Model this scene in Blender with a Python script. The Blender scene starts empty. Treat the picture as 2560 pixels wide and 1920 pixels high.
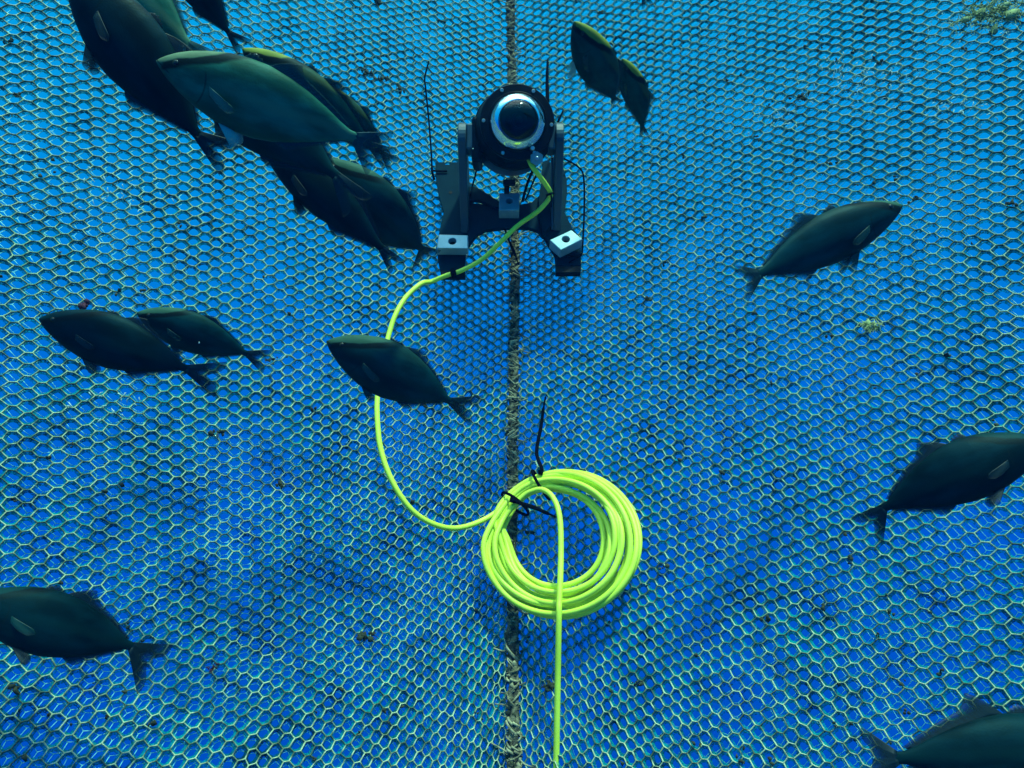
import bpy, math, random
import numpy as np
from mathutils import Vector, Matrix

rnd = random.Random(7)
nrs = np.random.RandomState(11)
C = bpy.context.scene.collection
SC = bpy.context.scene
rad = math.radians

# ------------------------------------------------------------------ camera, water light, sun, exposure
F = 2009.0                      # focal length in pixels of the 2560 px wide photograph
cam_d = bpy.data.cameras.new('camera')
cam_d.sensor_width = 36.0
cam_d.lens = 36.0 * F / 2560.0
cam_d.clip_start = 0.05
cam_d.clip_end = 200.0
cam = bpy.data.objects.new('camera', cam_d)
C.objects.link(cam)
cam.location = (0, 0, 0)
cam.rotation_euler = (rad(90), 0, 0)
SC.camera = cam

world = bpy.data.worlds.new("World")
SC.world = world
world.use_nodes = True
wn, wl = world.node_tree.nodes, world.node_tree.links
wn.clear()
w_out = wn.new('ShaderNodeOutputWorld')
w_bg = wn.new('ShaderNodeBackground')
w_tc = wn.new('ShaderNodeTexCoord')
w_sep = wn.new('ShaderNodeSeparateXYZ')
w_map = wn.new('ShaderNodeMapRange')
w_map.inputs['From Min'].default_value = -1.0
w_map.inputs['From Max'].default_value = 1.0
w_ramp = wn.new('ShaderNodeValToRGB')
# open water all round: deep blue below, brighter towards the surface, the bright window of the surface overhead
stops = [(0.00, (0.000, 0.040, 0.30)), (0.28, (0.000, 0.072, 0.52)), (0.42, (0.000, 0.098, 0.64)),
         (0.52, (0.000, 0.158, 0.70)), (0.62, (0.000, 0.285, 0.78)), (0.72, (0.002, 0.40, 0.82)),
         (0.84, (0.02, 0.50, 0.95)), (0.93, (0.30, 0.85, 1.0)), (1.00, (0.75, 1.0, 1.0))]
el = w_ramp.color_ramp.elements
while len(el) < len(stops):
    el.new(0.5)
for e, (p, c) in zip(el, stops):
    e.position = p
    e.color = (*c, 1)
w_str = wn.new('ShaderNodeMapRange')
w_str.interpolation_type = 'SMOOTHSTEP'
w_str.inputs['From Min'].default_value = 0.62
w_str.inputs['From Max'].default_value = 0.97
w_str.inputs['To Min'].default_value = 1.0
w_str.inputs['To Max'].default_value = 3.2
wl.new(w_tc.outputs['Generated'], w_sep.inputs[0])
wl.new(w_sep.outputs['Z'], w_map.inputs['Value'])
wl.new(w_map.outputs[0], w_ramp.inputs[0])
wl.new(w_sep.outputs['Z'], w_str.inputs['Value'])
wl.new(w_ramp.outputs[0], w_bg.inputs['Color'])
w_nz = wn.new('ShaderNodeTexNoise')          # ripples of the surface seen from below
w_nz.inputs['Scale'].default_value = 9.0
w_nz.inputs['Detail'].default_value = 3.0
w_nr = wn.new('ShaderNodeMapRange')
w_nr.inputs['From Min'].default_value = 0.38
w_nr.inputs['From Max'].default_value = 0.62
w_nr.inputs['To Min'].default_value = 0.35
w_nr.inputs['To Max'].default_value = 1.6
w_mix = wn.new('ShaderNodeMix')
w_sel = wn.new('ShaderNodeMapRange')
w_sel.inputs['From Min'].default_value = 0.55
w_sel.inputs['From Max'].default_value = 0.75
w_mul = wn.new('ShaderNodeMath')
w_mul.operation = 'MULTIPLY'
wl.new(w_tc.outputs['Generated'], w_nz.inputs['Vector'])
wl.new(w_nz.outputs['Fac'], w_nr.inputs['Value'])
wl.new(w_sep.outputs['Z'], w_sel.inputs['Value'])
wl.new(w_sel.outputs[0], w_mix.inputs['Factor'])
w_mix.inputs[2].default_value = 1.0
wl.new(w_nr.outputs[0], w_mix.inputs[3])
wl.new(w_str.outputs[0], w_mul.inputs[0])
wl.new(w_mix.outputs[0], w_mul.inputs[1])
wl.new(w_mul.outputs[0], w_bg.inputs['Strength'])
wl.new(w_bg.outputs[0], w_out.inputs['Surface'])

sun_d = bpy.data.lights.new('sun', 'SUN')
sun_d.energy = 5.0
sun_d.angle = rad(4.0)          # softened by the water above
sun_d.color = (0.54, 1.0, 0.74)  # what the water lets through
sun = bpy.data.objects.new('sun', sun_d)
C.objects.link(sun)
sun_from = Vector((0.24, -0.20, 1.0)).normalized()
sun.rotation_euler = sun_from.to_track_quat('Z', 'Y').to_euler()
sun.location = (0, 0, 5)

SC.view_settings.view_transform = 'Standard'
SC.view_settings.look = 'None'
SC.view_settings.exposure = 0.0
SC.view_settings.gamma = 1.0
SC.render.engine = 'CYCLES'
SC.cycles.max_bounces = 8
SC.cycles.transparent_max_bounces = 24

# ------------------------------------------------------------------ helpers
def at(px, py, y):
    """point of the place seen at photo pixel (px, py) at depth y"""
    return Vector(((px - 1280.0) / F * y, y, -(py - 960.0) / F * y))

D0, NA, NB, NT, NQ, NX, NS, RX = 1.45, 0.543, -0.137, 0.707, 0.062, 0.0985, 0.03, 0.003

def net_y(x, z):
    """the net: two walls meeting in a concave corner, leaning away towards the top"""
    ax = np.sqrt((x - RX) ** 2 + NS * NS) - NS
    ax = np.minimum(ax, 1.15)
    rip = 0.0035 * np.sin(7.1 * x + 3.0 * z + 0.4) * np.cos(5.3 * z - 2.1 * x) + 0.002 * np.sin(13.0 * x - 9.0 * z)
    return D0 + NA * z + NB * z * z - NT * ax + NQ * ax * ax + NX * ax * z + rip

def net_normal(x, z):
    e = 1e-3
    dx = (net_y(x + e, z) - net_y(x - e, z)) / (2 * e)
    dz = (net_y(x, z + e) - net_y(x, z - e)) / (2 * e)
    return Vector((dx, -1.0, dz)).normalized()      # towards the camera and up

def on_net(px, py, off=0.0):
    """point of the net at a photo pixel, moved off towards the viewer along the net's normal"""
    y = 1.3
    for _ in range(60):
        p = at(px, py, y)
        y += 0.6 * (float(net_y(p.x, p.z)) - y)
    p = at(px, py, y)
    return p + net_normal(p.x, p.z) * off if off else p

def link(name, me, mat, parent=None, smooth=True):
    if mat is not None:
        for m in (mat if isinstance(mat, (list, tuple)) else [mat]):
            me.materials.append(m)
    o = bpy.data.objects.new(name, me)
    C.objects.link(o)
    if parent is not None:
        o.parent = parent
    if smooth:
        me.polygons.foreach_set('use_smooth', [True] * len(me.polygons))
    me.update()
    return o

def tag(o, label, cat=None, group=None, kind=None):
    o['label'] = label
    if cat: o['category'] = cat
    if group: o['group'] = group
    if kind: o['kind'] = kind
    return o

def empty(name, label, cat, loc=(0, 0, 0), group=None):
    o = bpy.data.objects.new(name, None)
    o.empty_display_size = 0.05
    C.objects.link(o)
    o.location = loc
    return tag(o, label, cat, group)

class MB:
    """collects vertices and faces"""
    def __init__(s):
        s.v, s.f = [], []

    def add(s, vs, fs):
        b = len(s.v)
        s.v += [tuple(v) for v in vs]
        s.f += [tuple(b + i for i in f) for f in fs]

    def tube(s, pts, r, sides=10, cap=True, flat=1.0, flat_dir=None):
        """tube along pts; r number or list; flat squeezes it along flat_dir"""
        pts = [Vector(p) for p in pts]
        n = len(pts)
        rr = r if isinstance(r, (list, tuple)) else [r] * n
        ref = Vector(flat_dir) if flat_dir is not None else None
        vs, up = [], None
        for i, p in enumerate(pts):
            t = (pts[min(i + 1, n - 1)] - pts[max(i - 1, 0)])
            t = t.normalized() if t.length > 1e-9 else Vector((0, 0, 1))
            if ref is not None:
                a = ref - t * ref.dot(t)
            elif up is None:
                a = Vector((0.3, 0.2, 1)) - t * t.dot(Vector((0.3, 0.2, 1)))
                if a.length < 0.05:
                    a = Vector((1, 0.2, 0)) - t * t.dot(Vector((1, 0.2, 0)))
            else:
                a = up - t * up.dot(t)
            a = a.normalized() if a.length > 1e-9 else t.orthogonal().normalized()
            up = a
            b = t.cross(a)
            for k in range(sides):
                w = 2 * math.pi * k / sides
                vs.append(p + a * (math.cos(w) * rr[i] * flat) + b * (math.sin(w) * rr[i]))
        fs = []
        for i in range(n - 1):
            for k in range(sides):
                k2 = (k + 1) % sides
                fs.append((i * sides + k, i * sides + k2, (i + 1) * sides + k2, (i + 1) * sides + k))
        if cap:
            fs.append(tuple(reversed(range(sides))))
            fs.append(tuple((n - 1) * sides + k for k in range(sides)))
        s.add(vs, fs)
        return s

    def lathe(s, prof, M, seg=40, cap0=True, cap1=True):
        """prof: list of (radius, height) turned about local Z, placed by matrix M"""
        vs, fs = [], []
        for (r, h) in prof:
            for k in range(seg):
                w = 2 * math.pi * k / seg
                vs.append(M @ Vector((r * math.cos(w), r * math.sin(w), h)))
        for i in range(len(prof) - 1):
            for k in range(seg):
                k2 = (k + 1) % seg
                fs.append((i * seg + k, i * seg + k2, (i + 1) * seg + k2, (i + 1) * seg + k))
        if cap0: fs.append(tuple(reversed(range(seg))))
        if cap1: fs.append(tuple((len(prof) - 1) * seg + k for k in range(seg)))
        s.add(vs, fs)
        return s

    def prism(s, poly, d):
        """closed 3-D polygon extruded by vector d"""
        poly = [Vector(p) for p in poly]
        n = len(poly)
        nrm = Vector((0, 0, 0))
        for i in range(n):
            nrm += poly[i].cross(poly[(i + 1) % n])
        if nrm.dot(Vector(d)) > 0:
            poly.reverse()
        vs = poly + [p + Vector(d) for p in poly]
        fs = [tuple(range(n)), tuple(reversed(range(n, 2 * n)))]
        for i in range(n):
            j = (i + 1) % n
            fs.append((j, i, n + i, n + j))
        s.add(vs, fs)
        return s

    def box(s, c, ax, ay, az):
        """centre and three half-axis vectors"""
        c, ax, ay, az = Vector(c), Vector(ax), Vector(ay), Vector(az)
        vs = [c + ax * i + ay * j + az * k for i in (-1, 1) for j in (-1, 1) for k in (-1, 1)]
        fs = [(0, 1, 3, 2), (4, 6, 7, 5), (0, 4, 5, 1), (2, 3, 7, 6), (0, 2, 6, 4), (1, 5, 7, 3)]
        s.add(vs, fs)
        return s

    def blob(s, c, r, seed, rough=0.45, sub=2, squash=(1, 1, 1)):
        import bmesh
        bm = bmesh.new()
        bmesh.ops.create_icosphere(bm, subdivisions=sub, radius=1.0)
        rr = random.Random(seed)
        dirs = [(Vector((rr.gauss(0, 1), rr.gauss(0, 1), rr.gauss(0, 1))), rr.uniform(0, 6)) for _ in range(5)]
        vs = []
        for v in bm.verts:
            k = 1.0
            for d, ph in dirs:
                k += rough * 0.3 * math.sin(v.co.dot(d) * 2.6 + ph)
            k *= 1 + rr.uniform(-0.2, 0.2) * rough
            vs.append(Vector(c) + Vector((v.co.x * squash[0], v.co.y * squash[1], v.co.z * squash[2])) * (r * k))
        fs = [tuple(v.index for v in f.verts) for f in bm.faces]
        bm.free()
        s.add(vs, fs)
        return s

    def build(s, name, mat, parent=None, smooth=True, bevel=0.0, auto=None):
        me = bpy.data.meshes.new(name)
        me.from_pydata(s.v, [], s.f)
        o = link(name, me, mat, parent, smooth)
        if auto is not None:
            me.set_sharp_from_angle(angle=rad(auto))
        if bevel:
            m = o.modifiers.new('bevel', 'BEVEL')
            m.width = bevel
            m.segments = 2
            m.limit_method = 'ANGLE'
            m.angle_limit = rad(35)
        return o

def spline(ctrl, per=10):
    """Catmull-Rom through 3-D points"""
    P = [Vector(p) for p in ctrl]
    P = [P[0] * 2 - P[1]] + P + [P[-1] * 2 - P[-2]]
    out = []
    for i in range(1, len(P) - 2):
        for k in range(per):
            t = k / per
            a, b, c, d = P[i - 1], P[i], P[i + 1], P[i + 2]
            out.append(0.5 * ((2 * b) + (c - a) * t + (2 * a - 5 * b + 4 * c - d) * t * t + (3 * b - a - 3 * c + d) * t ** 3))
    out.append(P[-2])
    return out

def interp(tab, x):
    xs = [t[0] for t in tab]
    return float(np.interp(x, xs, [t[1] for t in tab]))

# ------------------------------------------------------------------ materials
def mat_base(name, col, rough=0.6, metal=0.0, spec=0.4, col2=None, scale=20.0, detail=4.0, lo=0.35, hi=0.65,
             bump=0.0, bump_scale=60.0, coat=0.0):
    m = bpy.data.materials.new(name)
    m.use_nodes = True
    nt = m.node_tree
    b = nt.nodes['Principled BSDF']
    b.inputs['Base Color'].default_value = (*col, 1)
    b.inputs['Roughness'].default_value = rough
    b.inputs['Metallic'].default_value = metal
    b.inputs['Specular IOR Level'].default_value = spec
    b.inputs['Coat Weight'].default_value = coat
    tc = nt.nodes.new('ShaderNodeTexCoord')
    if col2 is not None:
        nz = nt.nodes.new('ShaderNodeTexNoise')
        nz.inputs['Scale'].default_value = scale
        nz.inputs['Detail'].default_value = detail
        rp = nt.nodes.new('ShaderNodeValToRGB')
        rp.color_ramp.elements[0].position = lo
        rp.color_ramp.elements[1].position = hi
        rp.color_ramp.elements[0].color = (*col, 1)
        rp.color_ramp.elements[1].color = (*col2, 1)
        nt.links.new(tc.outputs['Object'], nz.inputs['Vector'])
        nt.links.new(nz.outputs['Fac'], rp.inputs[0])
        nt.links.new(rp.outputs[0], b.inputs['Base Color'])
    if bump:
        nb = nt.nodes.new('ShaderNodeTexNoise')
        nb.inputs['Scale'].default_value = bump_scale
        nb.inputs['Detail'].default_value = 5
        bp = nt.nodes.new('ShaderNodeBump')
        bp.inputs['Strength'].default_value = bump
        bp.inputs['Distance'].default_value = 0.002
        nt.links.new(tc.outputs['Object'], nb.inputs['Vector'])
        nt.links.new(nb.outputs['Fac'], bp.inputs['Height'])
        nt.links.new(bp.outputs[0], b.inputs['Normal'])
    return m

M_NET = mat_base('net_twine', (0.060, 0.095, 0.050), 0.75, col2=(0.50, 0.54, 0.30), scale=75, lo=0.40, hi=0.60, bump=0.5, bump_scale=900)
M_NET2 = mat_base('fine_outer_twine', (0.15, 0.70, 0.72), 0.35, spec=0.7, col2=(0.30, 0.85, 0.80), scale=12)
M_ROPE = mat_base('weathered_rope', (0.030, 0.028, 0.018), 0.9, col2=(0.22, 0.19, 0.11), scale=90, lo=0.42, hi=0.64, bump=0.8, bump_scale=500)
M_LASH = mat_base('lashing_twine', (0.045, 0.043, 0.024), 0.9, col2=(0.44, 0.38, 0.22), scale=60, lo=0.35, hi=0.65, bump=0.6, bump_scale=800)
M_CABLE = mat_base('lime_cable', (0.60, 0.74, 0.045), 0.48, spec=0.4, col2=(0.74, 0.88, 0.07), scale=14, lo=0.3, hi=0.6, bump=0.10, bump_scale=300)
M_TIE = mat_base('black_nylon', (0.003, 0.003, 0.005), 0.5, spec=0.0, col2=(0.005, 0.005, 0.008), scale=30)
M_PLATE = mat_base('grey_plastic', (0.002, 0.016, 0.028), 0.6, spec=0.02, col2=(0.004, 0.024, 0.036), scale=18, bump=0.12, bump_scale=400)
M_BLACK = mat_base('black_housing', (0.003, 0.004, 0.006), 0.42, spec=0.10, col2=(0.005, 0.006, 0.009), scale=25)
M_ARM = mat_base('yoke_plastic', (0.018, 0.045, 0.058), 0.40, spec=0.5, col2=(0.028, 0.062, 0.074), scale=15)
M_BLOCK = mat_base('brushed_steel', (0.26, 0.40, 0.42), 0.40, metal=0.35, spec=0.6, col2=(0.33, 0.47, 0.49), scale=60, bump=0.1, bump_scale=500)
M_CHROME = mat_base('polished_ring', (0.78, 0.86, 0.90), 0.10, metal=1.0, col2=(0.66, 0.76, 0.82), scale=8, bump=0.10, bump_scale=120)
M_SCREW = mat_base('screw_steel', (0.45, 0.52, 0.50), 0.3, metal=0.8, col2=(0.35, 0.42, 0.40), scale=80)
M_NUT = mat_base('gland_plastic', (0.10, 0.22, 0.24), 0.45, col2=(0.17, 0.29, 0.29), scale=40)
M_WEED = mat_base('dark_weed', (0.010, 0.014, 0.008), 0.95, col2=(0.045, 0.050, 0.020), scale=90)
M_WEEDR = mat_base('red_weed', (0.030, 0.008, 0.020), 0.95, col2=(0.07, 0.018, 0.035), scale=90)
M_WEEDP = mat_base('pale_weed', (0.20, 0.26, 0.09), 0.95, col2=(0.34, 0.38, 0.16), scale=90)
M_SCUFF = mat_base('pale_fouling', (0.30, 0.45, 0.38), 0.9, col2=(0.50, 0.62, 0.52), scale=90)
M_EYE = mat_base('fish_eye', (0.003, 0.004, 0.004), 0.2, spec=0.35, col2=(0.012, 0.012, 0.010), scale=40)
M_IRIS = mat_base('fish_iris', (0.020, 0.026, 0.012), 0.5, spec=0.05, col2=(0.030, 0.036, 0.014), scale=40)

def fuzz_mat():
    m = bpy.data.materials.new('algae_fuzz')
    m.use_nodes = True
    nt = m.node_tree
    nt.nodes.clear()
    N, L = nt.nodes, nt.links
    out = N.new('ShaderNodeOutputMaterial')
    tc = N.new('ShaderNodeTexCoord')
    nz = N.new('ShaderNodeTexNoise'); nz.inputs['Scale'].default_value = 420.0; nz.inputs['Detail'].default_value = 2.0
    big = N.new('ShaderNodeTexNoise'); big.inputs['Scale'].default_value = 9.0; big.inputs['Detail'].default_value = 3.0
    ad = N.new('ShaderNodeMath'); ad.operation = 'MULTIPLY_ADD'; ad.inputs[1].default_value = 0.55
    mr = N.new('ShaderNodeMapRange'); mr.inputs['From Min'].default_value = 0.66; mr.inputs['From Max'].default_value = 0.84
    mr.inputs['To Min'].default_value = 0.06; mr.inputs['To Max'].default_value = 0.62
    L.new(tc.outputs['Object'], nz.inputs['Vector']); L.new(tc.outputs['Object'], big.inputs['Vector'])
    L.new(big.outputs['Fac'], ad.inputs[0]); L.new(nz.outputs['Fac'], ad.inputs[2]); L.new(ad.outputs[0], mr.inputs['Value'])
    df = N.new('ShaderNodeBsdfDiffuse')
    pn = N.new('ShaderNodeTexNoise'); pn.inputs['Scale'].default_value = 26.0; pn.inputs['Detail'].default_value = 6.0
    pr = N.new('ShaderNodeValToRGB')
    pr.color_ramp.elements[0].position = 0.32; pr.color_ramp.elements[0].color = (0.004, 0.070, 0.058, 1)
    pr.color_ramp.elements[1].position = 0.56; pr.color_ramp.elements[1].color = (0.006, 0.42, 0.40, 1)
    L.new(tc.outputs['Object'], pn.inputs['Vector']); L.new(pn.outputs['Fac'], pr.inputs[0]); L.new(pr.outputs[0], df.inputs[0])
    tl = N.new('ShaderNodeBsdfTranslucent'); L.new(pr.outputs[0], tl.inputs[0])
    m1 = N.new('ShaderNodeMixShader'); m1.inputs[0].default_value = 0.45
    tr = N.new('ShaderNodeBsdfTransparent')
    m2 = N.new('ShaderNodeMixShader')
    L.new(df.outputs[0], m1.inputs[1]); L.new(tl.outputs[0], m1.inputs[2])
    L.new(mr.outputs[0], m2.inputs[0]); L.new(tr.outputs[0], m2.inputs[1]); L.new(m1.outputs[0], m2.inputs[2])
    L.new(m2.outputs[0], out.inputs[0])
    return m
M_FUZZ = fuzz_mat()

def glass_mat():
    m = bpy.data.materials.new('smoked_dome')
    m.use_nodes = True
    nt = m.node_tree
    nt.nodes.clear()
    out = nt.nodes.new('ShaderNodeOutputMaterial')
    mix = nt.nodes.new('ShaderNodeMixShader')
    tr = nt.nodes.new('ShaderNodeBsdfTransparent')
    tr.inputs[0].default_value = (0.30, 0.42, 0.45, 1)
    gl = nt.nodes.new('ShaderNodeBsdfGlossy')
    gl.inputs['Roughness'].default_value = 0.06
    fr = nt.nodes.new('ShaderNodeFresnel')
    fr.inputs['IOR'].default_value = 1.40
    nt.links.new(fr.outputs[0], mix.inputs[0])
    nt.links.new(tr.outputs[0], mix.inputs[1])
    nt.links.new(gl.outputs[0], mix.inputs[2])
    nt.links.new(mix.outputs[0], out.inputs[0])
    return m
M_GLASS = glass_mat()

def fish_mat(name, crown, flank, belly, band, seed):
    """skin pattern in the fish's own length coordinates: olive back, dark stripe through the eye, pale lateral band"""
    m = bpy.data.materials.new(name)
    m.use_nodes = True
    nt = m.node_tree
    N, L = nt.nodes, nt.links
    b = N['Principled BSDF']
    b.inputs['Roughness'].default_value = 0.5
    b.inputs['Specular IOR Level'].default_value = 0.07
    b.inputs['Specular Tint'].default_value = (0.25, 0.8, 0.9, 1)
    tc = N.new('ShaderNodeTexCoord')
    sp = N.new('ShaderNodeSeparateXYZ')
    L.new(tc.outputs['Object'], sp.inputs[0])
    def math_(op, a, b_, clamp=False):
        n = N.new('ShaderNodeMath'); n.operation = op; n.use_clamp = clamp
        for i, v in enumerate((a, b_)):
            if v is None: continue
            if isinstance(v, (int, float)): n.inputs[i].default_value = v
            else: L.new(v, n.inputs[i])
        return n.outputs[0]
    def rng(v, a, b_, smooth=True):
        n = N.new('ShaderNodeMapRange')
        if smooth: n.interpolation_type = 'SMOOTHSTEP'
        n.inputs['From Min'].default_value = a; n.inputs['From Max'].default_value = b_
        L.new(v, n.inputs['Value'])
        return n.outputs[0]
    def mixc(f, a, b_):
        n = N.new('ShaderNodeMix'); n.data_type = 'RGBA'
        L.new(f, n.inputs['Factor'])
        for i, v in ((6, a), (7, b_)):
            if isinstance(v, tuple): n.inputs[i].default_value = (*v, 1)
            else: L.new(v, n.inputs[i])
        return n.outputs[2]
    nz = N.new('ShaderNodeTexNoise'); nz.inputs['Scale'].default_value = 7.0; nz.inputs['Detail'].default_value = 5
    mp = N.new('ShaderNodeMapping'); mp.inputs['Location'].default_value = (seed * 3.1, 0, seed); mp.inputs['Scale'].default_value = (0.6, 1, 1.6)
    L.new(tc.outputs['Object'], mp.inputs[0]); L.new(mp.outputs[0], nz.inputs['Vector'])
    nf = nz.outputs['Fac']
    x, z = sp.outputs['X'], sp.outputs['Z']
    wob = math_('MULTIPLY', math_('SUBTRACT', nf, 0.5), 0.05)
    zz = math_('ADD', z, wob)
    # stripe from the mouth up through the eye to the first dorsal fin
    line = math_('ADD', math_('MULTIPLY', x, 0.54), -0.028)
    d = math_('SUBTRACT', zz, line)
    above = rng(d, 0.004, 0.030)
    fade = math_('SUBTRACT', 1.0, rng(x, 0.34, 0.50))
    s1 = math_('MULTIPLY', rng(d, -0.036, -0.016), math_('SUBTRACT', 1.0, rng(d, 0.012, 0.024)))
    stripe = math_('MULTIPLY', math_('MULTIPLY', s1, fade), rng(x, 0.02, 0.05))
    mott = rng(nf, 0.35, 0.68)
    side = mixc(mott, flank, tuple(c * 2.5 for c in flank))
    # belly and lateral band
    bel = rng(zz, -0.05, -0.15)
    side = mixc(math_('MULTIPLY', bel, 0.8), side, belly)
    lat = math_('MULTIPLY', rng(zz, -0.035, 0.0), math_('SUBTRACT', 1.0, rng(zz, 0.012, 0.05)))
    lat = math_('MULTIPLY', lat, rng(x, 0.22, 0.55))
    side = mixc(math_('MULTIPLY', lat, 0.55), side, band)
    # back colour: wide over the head, thin along the spine
    thr = math_('ADD', math_('MULTIPLY', x, 0.10), 0.075)
    backm = rng(math_('SUBTRACT', zz, thr), -0.012, 0.02)
    headc = math_('MULTIPLY', above, math_('SUBTRACT', 1.0, rng(x, 0.30, 0.46)))
    cr = mixc(mott, crown, tuple(c * 0.7 for c in crown))
    col = mixc(math_('MULTIPLY', backm, 0.16), side, cr)
    col = mixc(headc, col, cr)
    col = mixc(math_('MULTIPLY', stripe, 0.95), col, (0.004, 0.006, 0.006))
    # gill cover edge
    gx = math_('SUBTRACT', x, math_('SUBTRACT', 0.265, math_('MULTIPLY', math_('POWER', math_('ABSOLUTE', math_('ADD', z, 0.02), None), 2.0), 3.2)))
    gill = math_('MULTIPLY', rng(gx, -0.006, 0.0), math_('SUBTRACT', 1.0, rng(gx, 0.001, 0.010)))
    gill = math_('MULTIPLY', gill, math_('MULTIPLY', rng(z, -0.13, -0.10), math_('SUBTRACT', 1.0, rng(z, 0.03, 0.06))))
    col = mixc(math_('MULTIPLY', gill, 0.6), col, (0.006, 0.010, 0.010))
    # mouth line
    ml = math_('SUBTRACT', z, math_('SUBTRACT', 0.006, math_('MULTIPLY', x, 0.40)))
    mou = math_('MULTIPLY', rng(ml, -0.006, -0.001), math_('SUBTRACT', 1.0, rng(ml, 0.001, 0.006)))
    mou = math_('MULTIPLY', mou, math_('SUBTRACT', 1.0, rng(x, 0.07, 0.09)))
    col = mixc(math_('MULTIPLY', mou, 0.7), col, (0.006, 0.008, 0.008))
    L.new(col, b.inputs['Base Color'])
    # fine scales
    vz = N.new('ShaderNodeTexVoronoi'); vz.inputs['Scale'].default_value = 95
    L.new(tc.outputs['Object'], vz.inputs['Vector'])
    bp = N.new('ShaderNodeBump'); bp.inputs['Strength'].default_value = 0.04; bp.inputs['Distance'].default_value = 0.003
    L.new(vz.outputs['Distance'], bp.inputs['Height']); L.new(bp.outputs[0], b.inputs['Normal'])
    return m

M_FISH = {
    'dark':  fish_mat('fish_skin_dark', (0.004, 0.030, 0.030), (0.0006, 0.0065, 0.0085), (0.0015, 0.012, 0.012), (0.002, 0.016, 0.016), 1),
    'mid':   fish_mat('fish_skin_mid', (0.040, 0.100, 0.062), (0.0010, 0.0130, 0.0150), (0.002, 0.020, 0.018), (0.004, 0.028, 0.024), 2),
    'green': fish_mat('fish_skin_green', (0.130, 0.180, 0.090), (0.010, 0.062, 0.038), (0.010, 0.058, 0.030), (0.100, 0.160, 0.085), 3),
    'olive': fish_mat('fish_skin_olive', (0.230, 0.250, 0.035), (0.0016, 0.020, 0.018), (0.003, 0.028, 0.020), (0.006, 0.036, 0.026), 4),
}

def fin_mat(name, col, alpha):
    """ray-ribbed fin skin that lets some of the water show through"""
    m = bpy.data.materials.new(name)
    m.use_nodes = True
    nt = m.node_tree
    b = nt.nodes['Principled BSDF']
    out = nt.nodes['Material Output']
    b.inputs['Roughness'].default_value = 0.5
    b.inputs['Specular IOR Level'].default_value = 0.3
    uv = nt.nodes.new('ShaderNodeUVMap'); uv.uv_map = 'rays'
    sp = nt.nodes.new('ShaderNodeSeparateXYZ')
    nt.links.new(uv.outputs[0], sp.inputs[0])
    sn = nt.nodes.new('ShaderNodeMath'); sn.operation = 'MULTIPLY'; sn.inputs[1].default_value = 130.0
    nt.links.new(sp.outputs['X'], sn.inputs[0])
    s2 = nt.nodes.new('ShaderNodeMath'); s2.operation = 'SINE'
    nt.links.new(sn.outputs[0], s2.inputs[0])
    mr = nt.nodes.new('ShaderNodeMapRange'); mr.inputs['From Min'].default_value = -1
    nt.links.new(s2.outputs[0], mr.inputs['Value'])
    mx = nt.nodes.new('ShaderNodeMix'); mx.data_type = 'RGBA'
    mx.inputs[6].default_value = (*col, 1)
    mx.inputs[7].default_value = (*[c * 0.55 for c in col], 1)
    nt.links.new(mr.outputs[0], mx.inputs['Factor'])
    nt.links.new(mx.outputs[2], b.inputs['Base Color'])
    # membrane thins out towards the margin
    ar = nt.nodes.new('ShaderNodeMapRange'); ar.interpolation_type = 'SMOOTHSTEP'
    ar.inputs['From Min'].default_value = 0.30; ar.inputs['From Max'].default_value = 1.0
    ar.inputs['To Min'].default_value = alpha[0]; ar.inputs['To Max'].default_value = alpha[1]
    nt.links.new(sp.outputs['Y'], ar.inputs['Value'])
    tr = nt.nodes.new('ShaderNodeBsdfTransparent')
    ms = nt.nodes.new('ShaderNodeMixShader')
    nt.links.new(ar.outputs[0], ms.inputs[0])
    nt.links.new(tr.outputs[0], ms.inputs[1])
    nt.links.new(b.outputs[0], ms.inputs[2])
    nt.links.new(ms.outputs[0], out.inputs['Surface'])
    return m
M_FIN = {
    'dark': fin_mat('fin_dark', (0.0010, 0.011, 0.014), (0.97, 0.42)),
    'mid': fin_mat('fin_mid', (0.0020, 0.024, 0.026), (0.94, 0.30)),
    'green': fin_mat('fin_green', (0.005, 0.055, 0.052), (0.92, 0.32)),
    'olive': fin_mat('fin_olive', (0.005, 0.040, 0.034), (0.88, 0.26)),
}
M_PALE = fin_mat('pale_fin', (0.30, 0.50, 0.40), (0.95, 0.45))
M_PEC = {
    'dark': fin_mat('pectoral_dark', (0.0012, 0.013, 0.015), (0.85, 0.55)),
    'mid': fin_mat('pectoral_mid', (0.004, 0.045, 0.038), (0.8, 0.45)),
    'green': fin_mat('pectoral_green', (0.055, 0.150, 0.100), (0.95, 0.6)),
    'olive': fin_mat('pectoral_olive', (0.010, 0.065, 0.045), (0.8, 0.45)),
}

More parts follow.
